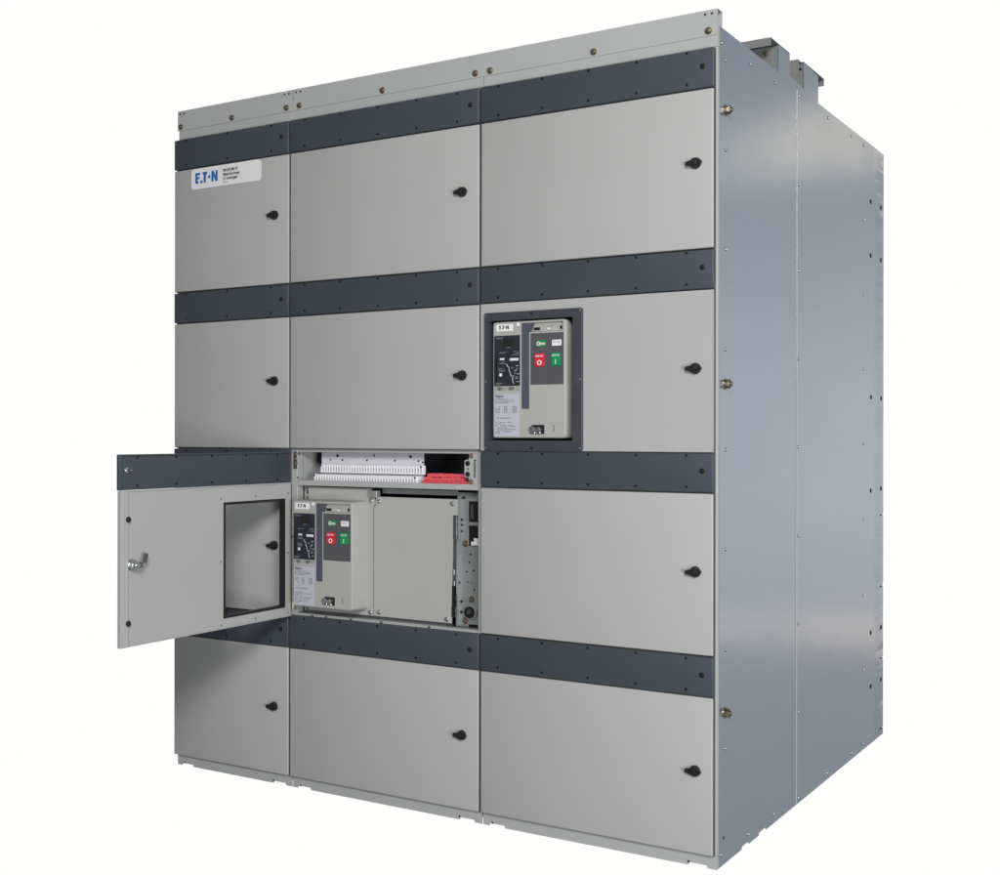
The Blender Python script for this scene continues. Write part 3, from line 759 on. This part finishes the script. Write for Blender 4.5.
    bm = BM(); rplate(bm, X(.605), X(.740), Z(.226), Z(.174), 0.006, yp - 0.0012, yp + 0.001); gi = part('open_indicator', bm, M['green'], root)
    bm = BM(); text(bm, 'O', X(.618), Z(.216), 0.0150, yp - 0.0016, 0.0009); text(bm, 'OPEN', X(.668), Z(.211), 0.0085, yp - 0.0016, 0.0005, width=0.0155); part('lettering', bm, M['inkwhite'], gi)
    bm = BM(); rplate(bm, X(.822), X(.945), Z(.224), Z(.174), 0.0015, yp - 0.0012, yp + 0.001); wi = part('spring_indicator', bm, M['white'], root)
    bm = BM(); dashes(bm, X(.835), X(.93), Z(.190), 0.0022, yp - 0.0016, 1); dashes(bm, X(.835), X(.93), Z(.203), 0.0022, yp - 0.0016, 1); part('fine_print', bm, M['inkpale'], wi)
    bm = BM(); rplate(bm, X(.593), X(.722), Z(.396), Z(.284), 0.0045, yp - 0.0045, yp + 0.001); bmesh.ops.bevel(bm, geom=[e for e in bm.edges if all(abs(v.co.y - (yp - 0.0045)) < 1e-6 for v in e.verts)], offset=0.0012, segments=2, affect='EDGES'); rb = part('off_button', bm, M['red'], root)
    bm = BM(); text(bm, 'PUSH OFF', X(.605), Z(.314), 0.0068, yp - 0.0049, 0.0003, width=0.0265); text(bm, 'O', X(.628), Z(.382), 0.0200, yp - 0.0049, 0.0008); part('lettering', bm, M['inkwhite'], rb)
    bm = BM(); rplate(bm, X(.816), X(.938), Z(.392), Z(.282), 0.0045, yp - 0.0045, yp + 0.001); bmesh.ops.bevel(bm, geom=[e for e in bm.edges if all(abs(v.co.y - (yp - 0.0045)) < 1e-6 for v in e.verts)], offset=0.0012, segments=2, affect='EDGES'); gb = part('on_button', bm, M['green'], root)
    bm = BM(); text(bm, 'PUSH ON', X(.827), Z(.312), 0.0068, yp - 0.0049, 0.0003, width=0.0250); box(bm, X(.871), X(.881), yp - 0.0050, yp - 0.0046, Z(.378), Z(.338)); part('lettering', bm, M['inkwhite'], gb)
    # counter window at the bottom, key interlock
    bm = BM(); box(bm, X(.494), X(.980), yf - 0.0003, yf + 0.0003, Z(.8765), Z(.8735)); part('cover_seam', bm, M['beige_dark'], root)
    bm = BM(); box(bm, X(.548), X(.715), yf - 0.0012, yf + 0.001, Z(.966), Z(.888)); kw = part('key_window', bm, M['dark'], root)
    for fx, r_ in ((.562, .0100), (.640, .0085)):
        bm = BM(); cyl(bm, (X(fx), yf - 0.004, Z(.928)), r_, 0.008, seg=20, bev=0.0015); box(bm, X(fx) - r_ * .9, X(fx) + r_ * .9, yf - 0.0055, yf - 0.001, Z(.964), Z(.945), .0008, 1); part('key_barrel', bm, M['steel'], kw)
    bm = BM()
    for fz in (.895, .910, .925, .940): cyl(bm, (X(.842), yf - 0.0003, Z(fz)), 0.0022, 0.0012, seg=10)
    part('status_dots', bm, M['inkgrey'], root)
    if full:
        # body covers behind: left plate carries the front cover, right plate covers the poles
        yc = yf + 0.078
        bm = BM()
        prism(bm, [(0.6000, 0.570), (0.8765, 0.570), (0.8765, 0.936), (0.8830, 0.936), (0.8830, 0.9600), (0.8655, 0.9600), (0.8655, 0.9905), (0.6000, 0.9905)], yc, yc + 0.010)
        bmesh.ops.bevel(bm, geom=[e for e in bm.edges if all(abs(v.co.y - yc) < 1e-6 for v in e.verts)], offset=0.0015, segments=2, affect='EDGES')
        lp = part('left_cover', bm, M['cover'], root)
        for x, z in ((0.8690, 0.9490), (0.8670, 0.5810)): put('cover_bolt', ME['cbolt'], lp, (x, yc, z))
        bm = BM(); box(bm, 0.8660, 0.8985, yc - 0.010, yc + 0.012, 0.9610, 0.9840, 0.001, 1); part('cover_bracket', bm, M['zinc'], root)
        bm = BM()
        prism(bm, [(0.8795, 0.570), (1.1850, 0.5700), (1.1915, 0.835), (1.1915, 0.913), (1.2075, 0.913), (1.2075, 0.9640), (0.8860, 0.9640), (0.8860, 0.9330), (0.8795, 0.9330)], yc + 0.001, yc + 0.009)
        bmesh.ops.bevel(bm, geom=[e for e in bm.edges if all(abs(v.co.y - yc - 0.001) < 1e-6 for v in e.verts)], offset=0.0015, segments=2, affect='EDGES')
        rpl = part('right_cover', bm, M['cover'], root)
        for x, z in ((0.9010, 0.9490), (1.1915, 0.9500), (0.9030, 0.5840), (1.1700, 0.5820)): put('cover_bolt', ME['cbolt'], rpl, (x, yc + 0.001, z))
        bm = BM(); box(bm, 0.606, 1.17, yc + 0.012, yc + 0.30, 0.566, 0.962); part('breaker_body', bm, M['dark'], root)
        bm = BM(); box(bm, 0.600, 1.190, yc + 0.002, yc + 0.012, 0.560, 0.5680); part('lower_rail', bm, M['darksteel'], root)
        for x in (0.640, 0.700, 0.805, 0.930, 1.120): put('hex_bolt', ME['pan'], root, (x, 0.0165, 0.5590))
    else:
        bm = BM(); box(bm, ox - 0.06, ox + W + 0.05, yf + 0.087, yf + 0.30, oz - 0.03, oz + H + 0.04); part('breaker_body', bm, M['dark'], root)
    root['category'] = 'circuit breaker'
    root['group'] = 'circuit breakers in the switchgear cabinet'
    return root
b1 = breaker(0.5990, -0.039, ROWS[1] + 0.0405, True)
b1['label'] = 'uncovered circuit breaker with bare cover plates in the compartment of the open door'
b2 = breaker(X2 + 0.0450, 0.001, ROWS[2] + 0.0400, False)
b2['label'] = 'circuit breaker face framed by the dark bezel of the closed door'

# ------------------------------------------------------------------ camera (solved from the photograph)
cam = bpy.data.cameras.new('camera'); co = bpy.data.objects.new('camera', cam); COL.objects.link(co)
cam.sensor_fit = 'HORIZONTAL'; cam.sensor_width = 36.0; cam.lens = 36.0 * 1218.46239 / 1000.0
cam.shift_x = 0.00022; cam.shift_y = -0.00133
cam.clip_end = 100
f = Vector((-5.20602860e-01, 8.53798939e-01, -1.84385108e-04)); r = Vector((0.85379818, 0.52060266, 0.00123721)); u = Vector((-1.15231584e-03, -4.86664878e-04, 9.99999218e-01))
m = Matrix((( r.x, u.x, -f.x, 3.32684), (r.y, u.y, -f.y, -3.17559), (r.z, u.z, -f.z, 1.16463), (0, 0, 0, 1)))
co.matrix_world = m
scene.camera = co

# ------------------------------------------------------------------ light
def area(name, loc, target, size, power, col=(1, 1, 1), sy=None):
    l = bpy.data.lights.new(name, 'AREA'); l.shape = 'RECTANGLE' if sy else 'SQUARE'; l.size = size
    if sy: l.size_y = sy
    l.energy = power; l.color = col
    o = bpy.data.objects.new(name, l); COL.objects.link(o); o.location = loc
    o.rotation_euler = (Vector(target) - Vector(loc)).to_track_quat('-Z', 'Y').to_euler()
    return o
KP = Vector((0.3, 0, 0.75)) + 5.5 * Vector((0.85, -1.0, 0.53))
area('key_softbox', KP, (1.0, 0.0, 1.1), 1.45, 338, (1.0, 0.995, 0.985))
area('side_softbox', (5.6, -3.3, 0.60), (1.0, 0.0, 0.7), 1.6, 165, (0.95, 0.98, 1.0))
# studio surround: a broad white background behind the cabinet, a dim grey room everywhere else
w = bpy.data.worlds.new('World'); scene.world = w; w.use_nodes = True
wn, wl = w.node_tree.nodes, w.node_tree.links
bg = wn['Background']
tcw = wn.new('ShaderNodeTexCoord')
dotn = wn.new('ShaderNodeVectorMath'); dotn.operation = 'DOT_PRODUCT'
AZ = R(-26); dotn.inputs[1].default_value = (math.sin(AZ), math.cos(AZ), 0)
wl.new(tcw.outputs['Generated'], dotn.inputs[0])
mr = wn.new('ShaderNodeMapRange'); mr.interpolation_type = 'SMOOTHSTEP'
mr.inputs['From Min'].default_value = 0.20; mr.inputs['From Max'].default_value = 0.70
wl.new(dotn.outputs['Value'], mr.inputs['Value'])
sep = wn.new('ShaderNodeSeparateXYZ'); wl.new(tcw.outputs['Generated'], sep.inputs[0])
azn = wn.new('ShaderNodeMath'); azn.operation = 'ARCTAN2'; wl.new(sep.outputs['X'], azn.inputs[0]); wl.new(sep.outputs['Y'], azn.inputs[1])
azm = wn.new('ShaderNodeMapRange'); azm.interpolation_type = 'SMOOTHSTEP'
azm.inputs['From Min'].default_value = R(-3); azm.inputs['From Max'].default_value = R(9); wl.new(azn.outputs[0], azm.inputs['Value'])
eln = wn.new('ShaderNodeMath'); eln.operation = 'ARCSINE'; wl.new(sep.outputs['Z'], eln.inputs[0])
elm = wn.new('ShaderNodeMapRange'); elm.inputs['From Min'].default_value = R(-30); elm.inputs['From Max'].default_value = R(30)
wl.new(eln.outputs[0], elm.inputs['Value'])
ramp = wn.new('ShaderNodeValToRGB'); wl.new(elm.outputs['Result'], ramp.inputs['Fac'])
E_ = ramp.color_ramp.elements
stops = [(-30, (.36, .37, .39)), (-14, (.44, .45, .47)), (-9.6, (.50, .50, .51)), (-8.8, (1.45, 1.22, 1.06)), (-7.9, (.74, .73, .72)), (-3, (.88, .89, .90)), (2, (.84, .86, .88)), (9, (.58, .60, .63)), (16, (.44, .46, .49)), (30, (.28, .29, .31))]
while len(E_) < len(stops): E_.new(0.5)
for e, (d, c) in zip(E_, stops): e.position = (d + 30) / 60; e.color = (*c, 1)
right = wn.new('ShaderNodeMix'); right.data_type = 'RGBA'
right.inputs['A'].default_value = (1.0, 1.0, 0.985, 1)
wl.new(azm.outputs['Result'], right.inputs['Factor']); wl.new(ramp.outputs['Color'], right.inputs['B'])
mixw = wn.new('ShaderNodeMix'); mixw.data_type = 'RGBA'
mixw.inputs['A'].default_value = (0.130, 0.133, 0.137, 1)
# two small warm lamps of the studio, as they sit in the surround
acc = right.outputs['Result']
for az_, el_, rad, col_ in ((15.8, 13.4, 1.5, (1.0, .78, .52)), (19.6, 12.8, 1.2, (.9, .74, .52))):
    dv = wn.new('ShaderNodeVectorMath'); dv.operation = 'DOT_PRODUCT'
    dv.inputs[1].default_value = (math.sin(R(az_)) * math.cos(R(el_)), math.cos(R(az_)) * math.cos(R(el_)), math.sin(R(el_)))
    wl.new(tcw.outputs['Generated'], dv.inputs[0])
    m2 = wn.new('ShaderNodeMapRange'); m2.interpolation_type = 'SMOOTHSTEP'
    m2.inputs['From Min'].default_value = math.cos(R(rad * 1.6)); m2.inputs['From Max'].default_value = math.cos(R(rad * .5))
    wl.new(dv.outputs['Value'], m2.inputs['Value'])
    sc_ = wn.new('ShaderNodeVectorMath'); sc_.operation = 'SCALE'; sc_.inputs[0].default_value = [c * 1.1 for c in col_]
    wl.new(m2.outputs['Result'], sc_.inputs['Scale'])
    ad = wn.new('ShaderNodeVectorMath'); ad.operation = 'ADD'
    wl.new(acc, ad.inputs[0]); wl.new(sc_.outputs['Vector'], ad.inputs[1]); acc = ad.outputs['Vector']
wl.new(acc, mixw.inputs['B'])
wl.new(mr.outputs['Result'], mixw.inputs['Factor']); wl.new(mixw.outputs['Result'], bg.inputs['Color'])
bg.inputs['Strength'].default_value = 1.0

scene.view_settings.view_transform = 'Standard'
scene.view_settings.look = 'None'
scene.view_settings.exposure = 0
scene.cycles.max_bounces = 6
